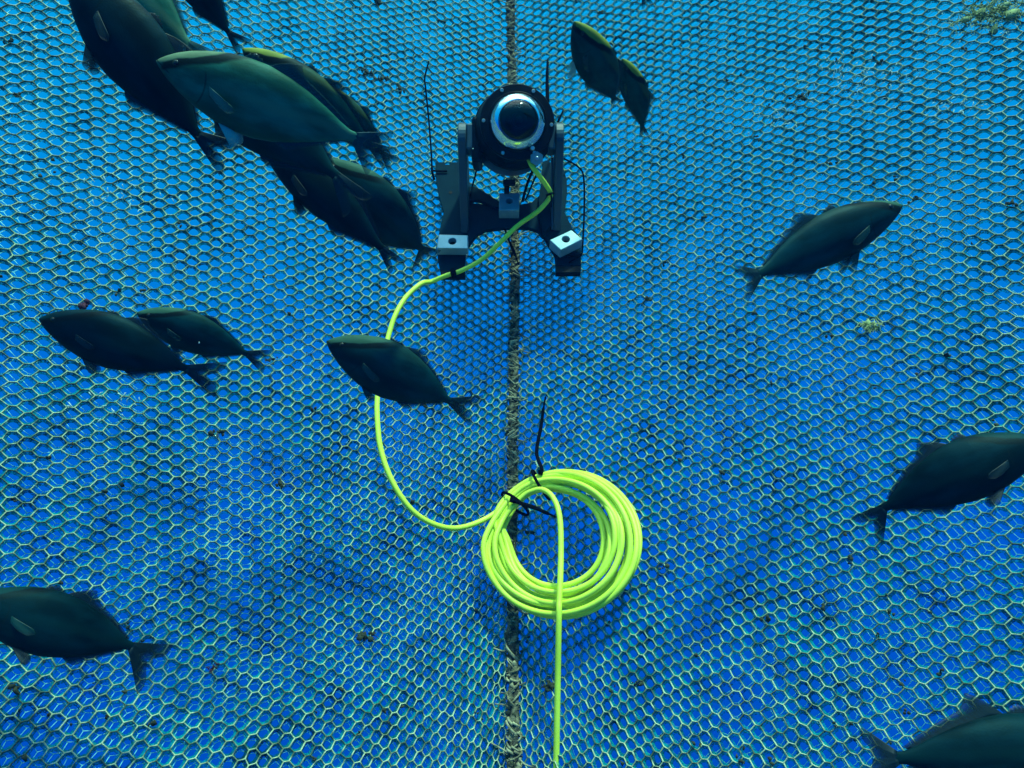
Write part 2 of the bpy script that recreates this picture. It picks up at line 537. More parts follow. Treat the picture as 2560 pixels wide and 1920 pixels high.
# ------------------------------------------------------------------ the cage net
PITCH = 0.0172                   # distance between neighbouring meshes of the net
def hex_graph(umax, v0, v1, pitch, seed, jit):
    """vertices (u, v) and edges of a hexagonal net with flat tops"""
    a = pitch / math.sqrt(3.0)          # bar length
    cw = 1.5 * a                        # column spacing
    nc = int(umax / cw) + 1
    nr = int((v1 - v0) / pitch) + 1
    idx, V, E = {}, [], set()
    def vid(u, v):
        k = (int(round(u * 2e4)), int(round(v * 2e4)))
        if k not in idx:
            idx[k] = len(V)
            V.append((u, v))
        return idx[k]
    for c in range(-nc, nc + 1):
        cu = c * cw
        for r in range(nr + 1):
            cv = v0 + r * pitch + (pitch * 0.5 if c % 2 else 0.0)
            h = 0.39 * a                # half of the short horizontal bar
            p2 = pitch * 0.5
            ids = [vid(cu + du, cv + dv) for du, dv in ((cw - h, 0), (h, p2), (-h, p2), (h - cw, 0), (-h, -p2), (h, -p2))]
            for k in range(6):
                i, j = ids[k], ids[(k + 1) % 6]
                E.add((min(i, j), max(i, j)))
    V = np.array(V)
    E = np.array(sorted(E))
    rs = np.random.RandomState(seed)
    V = V + rs.normal(0, jit * pitch, V.shape)
    u, v = V[:, 0].copy(), V[:, 1].copy()
    # slow drift of the meshes, as in a net that hangs slack
    V[:, 0] += 0.010 * np.sin(3.1 * v + 1.3 * u + 1) + 0.004 * np.sin(9 * v + 4 * u)
    V[:, 1] += 0.012 * np.sin(2.3 * u - 1.1 * v) + 0.005 * np.sin(8 * u + 5 * v + 2)
    return V, E

def net_map(V, back=0.0):
    u, v = V[:, 0], V[:, 1]
    # the meshes fan out from the corner and are pulled wider towards the top
    x = RX + 0.7885 * (u + 0.034 * v * np.tanh(u / 0.12) + 0.3527 * u * np.clip(v, -0.9, 1.1) + 0.1335 * u * np.sqrt(u * u + 0.01))
    z = 0.9283 * v + 0.082 * v * np.abs(v) * np.sign(v)
    y = net_y(x, z)
    P = np.stack([x, y, z], 1)
    e = 1e-3
    dx = (net_y(x + e, z) - net_y(x - e, z)) / (2 * e)
    dz = (net_y(x, z + e) - net_y(x, z - e)) / (2 * e)
    Nn = np.stack([dx, -np.ones_like(dx), dz], 1)
    Nn /= np.linalg.norm(Nn, axis=1)[:, None]
    return P - Nn * back, Nn

def strand_mesh(name, P, Nn, E, rw, rd, sides, rs):
    """one bar of twine per edge, rw half-width in the net's plane, rd half-depth"""
    A, B = P[E[:, 0]], P[E[:, 1]]
    T = B - A
    ln = np.linalg.norm(T, axis=1)[:, None]
    T = T / ln
    n = Nn[E[:, 0]] + Nn[E[:, 1]]
    n = n - T * (n * T).sum(1)[:, None]
    n /= np.linalg.norm(n, axis=1)[:, None]
    b = np.cross(T, n)
    A = A - T * rw * 0.35
    B = B + T * rw * 0.35
    m = len(E)
    k = 0.85 + 0.3 * rs.rand(m)[:, None]
    rings = []
    for base in (A, (A + B) / 2, B):
        kk = k if base is not B else k
        thick = 0.92 if (base is not A and base is not B) else 1.12
        for s in range(sides):
            w = 2 * math.pi * s / sides + math.pi / sides
            rings.append(base + n * (math.cos(w) * rd * thick) * kk + b * (math.sin(w) * rw * thick) * kk)
    VV = np.stack(rings, 1).reshape(-1, 3)
    nv = 3 * sides
    faces = []
    for r in range(2):
        for s in range(sides):
            s2 = (s + 1) % sides
            faces.append((r * sides + s, r * sides + s2, (r + 1) * sides + s2, (r + 1) * sides + s))
    Fq = (np.array(faces)[None, :, :] + (np.arange(m) * nv)[:, None, None]).reshape(-1, 4)
    me = bpy.data.meshes.new(name)
    me.vertices.add(len(VV))
    me.vertices.foreach_set('co', VV.astype(np.float32).ravel())
    me.loops.add(Fq.size)
    me.loops.foreach_set('vertex_index', Fq.astype(np.int32).ravel())
    me.polygons.add(len(Fq))
    me.polygons.foreach_set('loop_start', np.arange(0, Fq.size, 4, dtype=np.int32))
    me.update(calc_edges=True)
    me.validate()
    return me

net = empty('cage_net', 'pale green hexagon mesh cage net with a brown seam rope down its corner', 'net', (0, 1.45, 0))
net_inv = Matrix.Translation((0, -1.45, 0))
def net_part(name, me, mat):
    me.transform(net_inv)
    return link(name, me, mat, net)

V, E = hex_graph(1.50, -1.15, 1.60, PITCH, 3, 0.030)
P, Nn = net_map(V)
net_part('mesh_panel', strand_mesh('mesh_panel', P, Nn, E, 0.00085, 0.0018, 6, np.random.RandomState(5)), M_NET)
net_part('algae_fuzz', strand_mesh('algae_fuzz', P - Nn * 0.0028, Nn, E, 0.0037, 0.0022, 6, np.random.RandomState(8)), M_FUZZ)
V2, E2 = hex_graph(1.50, -1.15, 1.60, PITCH, 9, 0.05)
V2 = V2 + np.array([0.005, -0.004])
P2, N2 = net_map(V2, 0.022)
net_part('outer_layer', strand_mesh('outer_layer', P2, N2, E2, 0.00055, 0.00055, 4, np.random.RandomState(6)), M_NET2)

# seam rope: three laid strands, lashed to the net all the way down
def rope_pt(z, off=0.006):
    x = RX + 0.004 * math.sin(5 * z) - 0.004 * z
    return Vector((x, float(net_y(np.float64(x), np.float64(z))) - off, z))
zs = np.arange(-1.0, 1.35, 0.004)
rb = MB()
for s in range(3):
    pts, rr = [], []
    for z in zs:
        c = rope_pt(z)
        w = z * 52 + s * 2 * math.pi / 3
        k = 1 + 0.10 * math.sin(31 * z + s) + 0.07 * math.sin(77 * z)
        pts.append(c + Vector((math.cos(w) * 0.0044 * k, math.sin(w) * 0.0044 * k, 0)))
        rr.append(0.0047 * k)
    rb.tube(pts, rr, 7)
rp = rb.build('seam_rope', M_ROPE)
rp.data.transform(net_inv)
rp.parent = net
lb = MB()
rb2 = MB()
rl = random.Random(21)
z = -1.0
while z < 1.33:
    c = rope_pt(z)
    tilt = rl.uniform(-1.1, 1.1)
    R = 0.0088 + rl.uniform(-0.0010, 0.0022)
    turns = rl.choice([0.6, 1.0, 1.0, 1.6])
    pts = []
    ph0 = rl.uniform(-0.6, 0.6) + math.pi * 0.5
    m = int(16 * turns) + 6
    for k in range(m):
        w = ph0 + 2 * math.pi * turns * k / (m - 1)
        pts.append(c + Vector((math.cos(w) * R, -math.sin(w) * R, tilt * R * math.cos(w) + 0.004 * k / m + rl.uniform(-0.0006, 0.0006))))
    lb.tube(pts, rl.uniform(0.0007, 0.0021), 5)
    if rl.random() < 0.22:          # a stitch reaching out into the meshes
        sx = rl.choice([-1, 1])
        x2 = c.x + sx * rl.uniform(0.016, 0.032)
        z2 = c.z + rl.uniform(-0.012, 0.012)
        e2 = Vector((x2, float(net_y(np.float64(x2), np.float64(z2))) - 0.002, z2))
        lb.tube(spline([c + Vector((sx * 0.008, -0.006, 0)), (c + e2) / 2 + Vector((0, -0.006, rl.uniform(-0.004, 0.004))), e2], 4), 0.0012, 5)
    z += rl.uniform(0.0035, 0.0115)
for i in range(330):        # crusts and knots grown onto the rope
    z = rl.uniform(-1.0, 1.3)
    c = rope_pt(z)
    w = rl.uniform(0.2, math.pi - 0.2)
    p = c + Vector((math.cos(w) * 0.0085, -math.sin(w) * 0.0085, 0))
    (lb if rl.random() < 0.45 else rb2).blob(p, rl.uniform(0.0014, 0.0042), i, 1.0, 1, (1, 0.7, rl.uniform(0.6, 1.8)))
co = rb2.build('rope_crust', M_WEED)
co.data.transform(net_inv)
co.parent = net
co['kind'] = 'stuff'
lo = lb.build('seam_lashing', M_LASH)
lo.data.transform(net_inv)
lo.parent = net
lo['kind'] = 'stuff'
# frayed fibres standing off the rope
fb = MB()
for i in range(520):
    z = rl.uniform(-1.0, 1.3)
    c = rope_pt(z)
    w = rl.uniform(0.0, math.pi)
    d = Vector((math.cos(w), -abs(math.sin(w)) * 0.8, rl.uniform(-0.6, 0.6))).normalized()
    p0 = c + d * 0.008
    l = rl.uniform(0.003, 0.011)
    side = Vector((rl.uniform(-1, 1), rl.uniform(-1, 1), rl.uniform(-1, 1))) * l * 0.5
    fb.tube([p0, p0 + d * l * 0.6, p0 + d * l + side], [0.0006, 0.0005, 0.0003], 3, cap=False)
fo = fb.build('frayed_fibres', M_LASH)
fo.data.transform(net_inv)
fo.parent = net
fo['kind'] = 'stuff'

# ------------------------------------------------------------------ growth on the net
def clump(name, px, py, r, seed, mat, label, n=9, spread=1.0, fibres=14):
    c = on_net(px, py, 0.003)
    rr = random.Random(seed)
    nrm = net_normal(c.x, c.z)
    ex = nrm.cross(Vector((0, 0, 1))).normalized()
    ez = ex.cross(nrm)
    b = MB()
    for i in range(n):
        p = ex * rr.gauss(0, r * spread) + ez * rr.gauss(0, r * 0.6 * spread) + nrm * rr.uniform(0, r * 0.3)
        b.blob(p, r * rr.uniform(0.25, 0.6), seed * 31 + i, 0.9, 1, (1, 0.7, 1))
    for i in range(fibres):
        p = ex * rr.gauss(0, r * spread) + ez * rr.gauss(0, r * 0.6 * spread)
        d = (ex * rr.gauss(0, 1) + ez * rr.gauss(-0.4, 1) + nrm * 0.7).normalized()
        l = r * rr.uniform(0.5, 1.3)
        b.tube([p, p + d * l * 0.6, p + d * l + ez * -l * 0.3], [0.0007, 0.0005, 0.0003], 3, cap=False)
    o = b.build(name, mat)
    o.location = c
    tag(o, label, 'algae', 'clumps of growth on the net')
    return o
clump('algae_clump', 915, 184, 0.0085, 1, M_WEED, 'largest dark weed tuft in the row left of the camera dome', 10, 1.0, 24)
clump('algae_clump', 955, 200, 0.0065, 2, M_WEED, 'middle weed tuft of the row left of the camera dome', 8, 1.0, 18)
clump('algae_clump', 995, 222, 0.0065, 3, M_WEED, 'rightmost weed tuft of the row left of the camera dome', 8, 1.2, 18)
clump('algae_clump', 45, 242, 0.0055, 4, M_WEED, 'small black weed knot near the left picture edge, beside the topmost large dark fish', 6, 0.7, 8)
clump('algae_clump', 2480, 35, 0.016, 5, M_WEEDP, 'pale yellow green fuzzy growth in the top right corner of the net', 5, 1.5, 420)
clump('algae_clump', 2012, 244, 0.0075, 6, M_WEED, 'dark weed knot beside the pale scuffed patch of net at upper right', 8, 0.8, 12)
clump('algae_clump', 1500, 34, 0.0060, 7, M_WEED, 'black weed knot on the net right above the two upright small fish', 6, 0.7, 8)
clump('algae_clump', 944, 8, 0.0075, 8, M_WEED, 'dark weed knot at the top picture edge left of the seam rope', 7, 0.7, 10)
clump('algae_clump', 1621, 750, 0.0065, 9, M_WEED, 'black weed knot on the net between the camera mount foot and the right swimming fish', 7, 0.6, 8)
clump('algae_clump', 2176, 816, 0.0085, 10, M_WEEDP, 'pale brownish growth on the net below the slender right swimming fish', 4, 0.8, 120)
clump('algae_clump', 545, 1084, 0.0070, 11, M_WEED, 'dark weed knot on the net under the pair of overlapping fish at left', 6, 0.6, 8)
clump('algae_clump', 916, 1592, 0.0090, 12, M_WEED, 'dark weed tuft on the net low down, left of the cable coil', 8, 0.6, 14)
clump('algae_clump', 215, 765, 0.0075, 13, M_WEEDR, 'reddish purple weed tuft just above the back of the dark left fish', 7, 0.6, 8)
clump('algae_clump', 2528, 515, 0.0060, 14, M_WEED, 'black weed knot at the right picture edge level with the slender right fish', 6, 0.6, 8)
clump('algae_clump', 2293, 497, 0.0060, 15, M_WEED, 'black weed knot just ahead of the nose of the slender right fish', 6, 0.7, 6)
clump('algae_clump', 1373, 1720, 0.0080, 16, M_WEED, 'dark weed tuft low down between the seam rope and the hanging cable', 8, 0.7, 12)
clump('algae_clump', 526, 1672, 0.0050, 17, M_WEEDR, 'small reddish weed knot on the net below the tail of the lower left fish', 5, 0.6, 5)
clump('algae_clump', 32, 1724, 0.0070, 18, M_WEED, 'dark weed tuft near the left picture edge under the lower left fish', 6, 0.6, 8)
clump('algae_clump', 672, 905, 0.0060, 19, M_WEED, 'dark brown weed knot near the tail of the pale left fish', 6, 0.8, 8)

# specks and scuffs too many to count
sb = MB()
rg = random.Random(77)
def spray(n, x0, y0, x1, y1, r0, r1, buf):
    for i in range(n):
        px, py = rg.uniform(x0, x1), rg.uniform(y0, y1)
        p = on_net(px, py, 0.0025)
        r = rg.uniform(r0, r1)
        for j in range(rg.choice([1, 1, 2, 3])):
            buf.blob(p + Vector((rg.gauss(0, r), rg.gauss(0, r * 0.4), rg.gauss(0, r))), r * rg.uniform(0.6, 1.1), rg.randrange(9999), 0.9, 1)
spray(330, -400, -250, 2960, 2150, 0.0010, 0.0034, sb)
spray(60, 1600, -50, 2600, 500, 0.0011, 0.0028, sb)
spray(25, 1250, 1500, 2300, 1950, 0.0013, 0.0034, sb)
tag(sb.build('algae_specks', M_WEED), 'small dark specks of growth dotted over the net meshes', 'algae', None, 'stuff')
pb = MB()
for (cx, cy, n, sx, sy) in ((2130, 200, 150, 90, 40), (1935, 300, 30, 40, 25), (2380, 270, 40, 60, 25), (2440, 60, 70, 80, 30), (270, 1010, 20, 50, 20), (300, 480, 25, 50, 30)):
    for i in range(n):
        p = on_net(rg.gauss(cx, sx), rg.gauss(cy, sy), 0.002)
        d = Vector((rg.gauss(0, 1), rg.gauss(0, 0.4), rg.gauss(0, 1))).normalized() * rg.uniform(0.003, 0.010)
        pb.tube([p - d * 0.5, p + Vector((0, -0.002, 0.001)), p + d * 0.5], [0.0005, 0.0009, 0.0004], 4, cap=False)
tag(pb.build('pale_fouling', M_SCUFF), 'pale thread like fouling scattered over scuffed patches of the net', 'fouling', None, 'stuff')

# ------------------------------------------------------------------ the underwater camera on its mount
ANG = rad(24.5)
BN = Vector((0, -math.cos(ANG), math.sin(ANG)))          # out of the net, towards the viewer and up
BV = Vector((0, math.sin(ANG), math.cos(ANG)))           # up along the net
BX = Vector((1, 0, 0))
B0 = at(1275, 540, 1.497)
def on_base(px, py, h=0.0):
    d = at(px, py, 1.0)
    o = B0 + BN * h
    t = o.dot(BN) / d.dot(BN)
    return d * t

cam_mount = empty('underwater_camera', 'black dome camera on a grey yoke bracket clamped to the net', 'camera', B0)
inv = Matrix.Translation(-B0)
def cpart(b, name, mat, parent=None, smooth=False, bevel=0.0, auto=None):
    o = b.build(name, mat, None, smooth, bevel, auto)
    o.data.transform(inv)
    o.parent = parent or cam_mount
    return o

left = [(1088, 405), (1112, 405), (1113, 411), (1124, 411), (1125, 405), (1165, 405), (1171, 467), (1172, 600), (1163, 640), (1162, 688),
        (1103, 688), (1094, 645), (1094, 600), (1100, 570), (1109, 530), (1097, 490), (1090, 450)]
right = [(1362, 405), (1405, 405), (1417, 450), (1418, 480), (1412, 530), (1430, 568), (1452, 595), (1453, 664), (1424, 664), (1423, 670),
         (1410, 670), (1409, 664), (1389, 664), (1387, 636), (1365, 600), (1357, 585), (1352, 530), (1354, 450)]
foot_l = [(1100, 676), (1162, 676), (1163, 690), (1103, 690)]
foot_r = [(1389, 665), (1453, 665), (1452, 681), (1389, 681)]
cross = [(1169, 506), (1190, 508), (1222, 512), (1248, 512), (1299, 511), (1328, 506), (1344, 492), (1360, 480), (1360, 592), (1354, 589), (1344, 576),
         (1322, 569), (1290, 567), (1257, 569), (1214, 574), (1192, 586), (1180, 602), (1169, 618)]
arm_s = [(1168, 467), (1180, 464), (1192, 468), (1224, 488), (1248, 503), (1250, 520), (1226, 514), (1214, 506), (1196, 500), (1186, 500), (1170, 504)]
cpart(MB().prism([on_base(*p) for p in left], -BN * 0.012), 'side_plate', M_PLATE, bevel=0.001)
cpart(MB().prism([on_base(*p) for p in right], -BN * 0.012), 'side_plate', M_PLATE, bevel=0.001)
cpart(MB().prism([on_base(*p, 0.004) for p in cross], -BN * 0.010), 'cross_plate', M_PLATE, bevel=0.001)
cpart(MB().prism([on_base(*p, 0.008) for p in arm_s], -BN * 0.009), 'brace', M_PLATE, bevel=0.001)
for ft in (foot_l, foot_r):
    cpart(MB().prism([on_base(*p, 0.004) for p in ft], -BN * 0.014), 'rubber_foot', M_BLACK, bevel=0.0008)
# bolt holes seen in the upper left plate
hb = MB()
for (px, py, r) in ((1126.5, 481, 0.0032),):
    c = on_base(px, py, 0.0006)
    hb.lathe([(r, 0), (r, -0.003)], Matrix.Translation(c) @ BN.to_track_quat('Z', 'Y').to_matrix().to_4x4(), 16)
cpart(hb, 'bolt_hole', M_BLACK)

# yoke arms: side plates from the base up to the pivot of the housing
PZ, PY = 0.432, 1.415
def yoke(x, w, pz_px):
    pts = []
    piv = Vector((0, PY, PZ))
    a = on_base(1280, pz_px); b = on_base(1280, 470)
    a, b = Vector((0, a.y, a.z)), Vector((0, b.y, b.z))
    r = 0.027
    front = [piv + Vector((0, -math.sin(t) * r, math.cos(t) * r)) for t in np.linspace(-1.0, 2.3, 14)]
    poly = [b] + front + [a]
    poly = [Vector((x - w / 2, p.y, p.z)) for p in poly]
    return MB().prism(poly, Vector((w, 0, 0)))
AX_L, AX_R = at(1156.5, 351, PY).x, at(1398, 351, PY).x
cpart(yoke(AX_L, 0.0145, 583), 'yoke_arm', M_ARM, bevel=0.002)
cpart(yoke(AX_R, 0.0145, 578), 'yoke_arm', M_ARM, bevel=0.002)
# ribs on the right arm's inner side and its gusset
gb = MB()
for k, (px, w) in enumerate(((1378, 0.004), (1386, 0.0035))):
    top = at(px, 395, PY + 0.02); bot = on_base(px, 575, 0.004)
    gb.prism([top, top + Vector((w, 0, 0)), bot + Vector((w, 0, 0)), bot], Vector((0, 0.02, 0.01)))
cpart(gb, 'arm_rib', M_ARM, bevel=0.0008)
gus = [(1356, 404), (1374, 398), (1378, 470), (1378, 560), (1357, 590), (1350, 540), (1346, 500), (1354, 450)]
cpart(MB().prism([on_base(*p, 0.014) for p in gus], -BN * 0.012), 'gusset', M_PLATE, bevel=0.001)

# housing
HF, HR = at(1294, 305, 1.350), at(1275, 346, 1.470)
HA = (HF - HR).normalized()
HM = Matrix.Translation(HF) @ HA.to_track_quat('Z', 'Y').to_matrix().to_4x4()
hx = (HM.to_3x3() @ Vector((1, 0, 0))); hy = (HM.to_3x3() @ Vector((0, 1, 0)))
def hpt(ang, r, h):
    """ang measured clockwise on the picture from straight up"""
    up = (Vector((0, 0, 1)) - HA * HA.z).normalized()
    rt = up.cross(-HA).normalized() * -1
    if rt.x < 0: rt = -rt
    return HF + up * (math.cos(ang) * r) + rt * (math.sin(ang) * r) + HA * h
housing = cpart(MB().lathe([(0.020, -0.150), (0.045, -0.146), (0.060, -0.136), (0.068, -0.120), (0.0705, -0.105), (0.0705, -0.052), (0.0685, -0.050), (0.0685, -0.046),
                            (0.0625, -0.030), (0.060, -0.016), (0.060, -0.012)], HM, 64), 'housing', M_BLACK, None, True, 0.0, 30)
flange = cpart(MB().lathe([(0.060, -0.013), (0.0625, -0.011), (0.0630, -0.009), (0.0630, -0.001), (0.0615, 0.001), (0.0500, 0.002), (0.0490, 0.0030), (0.0482, 0.0030), (0.0480, 0.001), (0.0480, -0.006)],
                          HM, 72, False, False), 'flange', M_BLACK, housing, True, 0.0, 30)
for k, a in enumerate((-0.49, 0.47, 1.62, -1.57, 2.62, -2.70)):
    p = hpt(a, 0.0575, 0.0005)
    Ms = Matrix.Translation(p) @ HA.to_track_quat('Z', 'Y').to_matrix().to_4x4()
    cpart(MB().lathe([(0.0030, 0), (0.0032, 0.0015), (0.0024, 0.0026), (0.0012, 0.0026), (0.0010, 0.0012)], Ms, 12), 'screw', M_SCREW, housing, True, 0.0, 35)
# polished skirt of the dome, then the smoked dome over the camera block
cpart(MB().lathe([(0.0478, -0.002), (0.0478, 0.0015), (0.0472, 0.0040), (0.0455, 0.0075), (0.0432, 0.0110), (0.0405, 0.0143), (0.0378, 0.0170), (0.0352, 0.0190), (0.0330, 0.0204), (0.0312, 0.0210), (0.0306, 0.0204), (0.0306, 0.008)],
                 HM, 80, False, False), 'dome_skirt', M_CHROME, housing, True)
DM = Matrix.Translation(Vector((-0.0006, 0, -0.0028))) @ HM          # the camera block sits low in its dome
dome = cpart(MB().lathe([(0.0341 * math.cos(t), 0.0185 + 0.0185 * math.sin(t)) for t in np.linspace(0.0, math.pi / 2 - 0.02, 18)], DM, 64, False, True),
             'dome', M_GLASS, housing, True)
cpart(MB().lathe([(0.0310, 0.012), (0.0310, 0.0205), (0.0240, 0.0235), (0.0150, 0.0265), (0.0150, 0.0285), (0.0135, 0.0290), (0.0125, 0.0275), (0.0075, 0.0260)], DM, 56, False, True),
      'lens_block', M_BLACK, housing, True, 0.0, 30)
lens = cpart(MB().lathe([(0.0080 * math.cos(t), 0.0262 + 0.0035 * math.sin(t)) for t in np.linspace(0.0, math.pi / 2 - 0.02, 8)], DM, 32, False, True), 'lens', M_EYE, housing, True)
# small ring mark above the lens
rm = MB()
cc = hpt(-0.02, 0.0195, 0.0262)
rm.tube([cc + (hpt(0, 1, 0) - hpt(0, 0, 0)) * (0.0025 * math.cos(t)) + (hpt(math.pi / 2, 1, 0) - hpt(0, 0, 0)) * (0.0025 * math.sin(t)) for t in np.linspace(0.4, 2 * math.pi - 0.4, 20)], 0.0004, 5)
cpart(rm, 'ring_mark', M_SCREW, housing, True)
# trunnion blocks between housing and arms
for sx, ax in ((-1, AX_L), (1, AX_R)):
    x0, x1 = (ax + 0.0072, -0.052) if sx < 0 else (0.062, ax - 0.0072)
    c = Vector(((x0 + x1) / 2, PY, PZ - 0.002))
    cpart(MB().box(c, Vector(((x1 - x0) / 2, 0, 0)), Vector((0, 0.022, 0)), Vector((0, 0, 0.0225))), 'trunnion', M_ARM, bevel=0.003)
# flat cheeks of the housing where the pivots enter
cpart(MB().box((HR.x - 0.058 + 0.0, 1.425, 0.425), (0.0085, 0, 0), (0, 0.035, 0), (0, 0, 0.040)), 'cheek', M_BLACK, housing, bevel=0.006)
# cable gland: six sided nut with a bolt
gp = at(1342, 396, 1.352)
GM = Matrix.Translation(gp) @ (Vector((0.05, -1, -0.22))).to_track_quat('Z', 'Y').to_matrix().to_4x4() @ Matrix.Rotation(rad(30), 4, 'Z')
nut = cpart(MB().lathe([(0.0118, -0.012), (0.0118, 0.0)], GM, 6), 'gland_nut', M_NUT, housing)
cpart(MB().lathe([(0.0032, 0.0012), (0.0032, 0.004), (0.0022, 0.0052)], GM, 14), 'bolt', M_SCREW, nut, True, 0.0, 35)
gp2 = at(1331, 371, 1.346)
cpart(MB().lathe([(0.0040, -0.004), (0.0040, 0.003), (0.0030, 0.0036)], Matrix.Translation(gp2) @ HA.to_track_quat('Z', 'Y').to_matrix().to_4x4(), 6), 'hex_plug', M_SCREW, housing, bevel=0.0003)
# little latch below the housing
lt = MB()
lt.box(at(1273, 457, 1.45), (0.011, 0, 0), (0, 0.008, 0), (0, 0, 0.0045))
lt.box(at(1267, 472, 1.47), (0.0048, 0, 0), (0, 0.006, 0), (0, 0, 0.008))
cpart(lt, 'latch', M_BLACK, bevel=0.001)

# three pale clamp blocks with a hole
def block(quad, h, thick, hole_px, hr, name='clamp_block'):
    """quad: photo pixels of the front face (clockwise), h: height over the base"""
    q = [on_base(px, py, h) for px, py in quad]
    hc = on_base(*hole_px, h)
    N = 32
    per = []
    # boundary points by angle about the hole
    u = (q[1] - q[0]).normalized(); n = BN; w = n.cross(u)
    for k in range(N):
        a = 2 * math.pi * k / N
        d = u * math.cos(a) + w * math.sin(a)
        best = None
        for i in range(4):
            p0, p1 = q[i], q[(i + 1) % 4]
            e = p1 - p0
            den = d.cross(e).dot(n)
            if abs(den) < 1e-12: continue
            t = (p0 - hc).cross(e).dot(n) / den
            s = (p0 - hc).cross(d).dot(n) / den
            if t > 0 and -1e-6 <= s <= 1 + 1e-6 and (best is None or t < best): best = t
        per.append(hc + d * best)
    for c in q:                                  # snap the nearest samples onto the corners
        i = min(range(N), key=lambda i: (per[i] - c).length)
        per[i] = c.copy()
    b = MB()
    circ = [hc + (u * math.cos(2 * math.pi * k / N) + w * math.sin(2 * math.pi * k / N)) * hr for k in range(N)]
    back = [p - n * thick for p in per]
    deep = [p - n * thick * 0.7 for p in circ]
    vs = per + circ + back + deep
    fs = []
    for k in range(N):
        j = (k + 1) % N
        fs.append((k, j, N + j, N + k))
        fs.append((k, 2 * N + k, 2 * N + j, j))
        fs.append((N + k, N + j, 3 * N + j, 3 * N + k))
    fs.append(tuple(range(2 * N, 3 * N)))
    b.add(vs, fs)
    o = cpart(b, name, M_BLOCK, bevel=0.0012)
    import bmesh
    bm = bmesh.new(); bm.from_mesh(o.data); bmesh.ops.recalc_face_normals(bm, faces=bm.faces); bm.to_mesh(o.data); bm.free()
    bb = MB()
    Mq = Matrix.Translation(hc - n * thick * 0.55) @ n.to_track_quat('Z', 'Y').to_matrix().to_4x4()
    bb.lathe([(hr * 0.98, -0.002), (hr * 0.98, 0.0), (hr * 0.5, 0.001), (hr * 0.35, 0.0)], Mq, 20)
    cpart(bb, 'bolt_head', M_BLACK, o, True, 0.0, 35)
    return o
block([(1248, 482), (1299, 482), (1298, 525), (1247, 525)], 0.030, 0.026, (1273.5, 502), 0.0062)
block([(1097, 586), (1170, 588), (1170, 621), (1092, 620)], 0.026, 0.022, (1131, 603), 0.0068)
block([(1374, 600), (1428, 575), (1457, 598), (1402, 625)], 0.032, 0.026, (1414.5, 598), 0.0068)

# ------------------------------------------------------------------ the lime cable: down from the camera, into the coil, then straight down
CR = 0.0043
def coil_pt(px, py, off):
    """rests on the corner of the net bridging the groove"""
    y = 1.3
    for _ in range(60):
        p = at(px, py, y)
        ax = math.sqrt((p.x - RX) ** 2 + 0.05 ** 2)
        ty = D0 + NA * p.z + NB * p.z * p.z - NT * ax + NQ * ax * ax + NX * ax * p.z
        y += 0.6 * (ty - y)
    y -= 0.004
    p = at(px, py, y)
    n = Vector((-0.25, -0.9, 0.35)).normalized()
    return p + n * off

ctrl = [at(1322, 398, 1.372), at(1330, 415, 1.366), at(1347, 438, 1.372), at(1366, 464, 1.400), at(1376, 482, 1.415), at(1373, 496, 1.428),
        at(1345, 528, 1.435), on_base(1292, 566, 0.034), on_base(1245, 612, 0.026), on_base(1200, 652, 0.016), on_base(1150, 678, 0.010), on_base(1118, 688, 0.010), at(1078, 704, 1.438),
        on_net(1036, 730, 0.030), on_net(1000, 762, 0.024), on_net(975, 806, 0.022), on_net(962, 850, 0.018), on_net(945, 920, 0.016), on_net(936, 985, 0.016), on_net(934, 1045, 0.015),
        on_net(942, 1130, 0.015), on_net(970, 1213, 0.016), on_net(1016, 1284, 0.018), on_net(1074, 1322, 0.020), on_net(1134, 1330, 0.022), on_net(1204, 1306, 0.028)]
Z5 = lambda X, Y: (1100 + X / 3.456, 1080 + Y / 3.456)
ks = [0.98, 0.30, 0.62, 0.05, 0.84, 0.45, 1.00, 0.18, 0.72, 0.36, 0.92, 0.54, 0.02, 0.25]
dp = [0.002, 0.004, 0.009, 0.012, 0.010, 0.016, 0.016, 0.020, 0.022, 0.026, 0.024, 0.029, 0.030, 0.032]
jx = [16, -34, 40, 10, -22, 28, -6, 34, -36, 20, -30, 8, 0, -10]
jy = [-20, 26, 12, -6, -30, 20, 10, 28, -14, -24, 14, 22, 0, 8]
phi0 = rad(222)
def loop_pt(phi):
    tot = (phi - phi0) / (2 * math.pi)
    i = int(math.floor(tot)); f = tot - i
    i = max(0, min(i, len(ks) - 2))
    s = min(1.0, max(0.0, (f - 0.86) / 0.14)); s = s * s * (3 - 2 * s)
    k = ks[i] * (1 - s) + ks[i + 1] * s
    d = dp[i] * (1 - s) + dp[i + 1] * s
    ex = jx[i] * (1 - s) + jx[i + 1] * s
    ey = jy[i] * (1 - s) + jy[i + 1] * s
    cx, cy = 1012 + 55 * k, 940 + 34 * k
    rx, ry = 388 + 262 * k, 398 + 222 * k
    ang = phi % (2 * math.pi)
    # free side swings wider than the tied side
    da = math.atan2(math.sin(ang - rad(232)), math.cos(ang - rad(232)))
    w = math.exp(-(da / 0.62) ** 2)
    X = cx + ex * (1 - w) + rx * math.cos(ang)
    Y = cy + ey * (1 - w) + ry * math.sin(ang)
    tk = 0.5 + (k - 0.5) * 0.62
    X2 = (1022 + 30 * tk) + (425 + 190 * tk) * math.cos(ang)
    Y2 = (948 + 18 * tk) + (432 + 170 * tk) * math.sin(ang)
    X, Y = X * (1 - w) + X2 * w, Y * (1 - w) + Y2 * w
    return coil_pt(*Z5(X, Y), d + 0.004 * math.sin(3.0 * phi + i) * (1 - w) + 0.002)
turns = 12.0
coil = [loop_pt(phi0 + 2 * math.pi * turns * k / (turns * 26)) for k in range(int(turns * 26))]
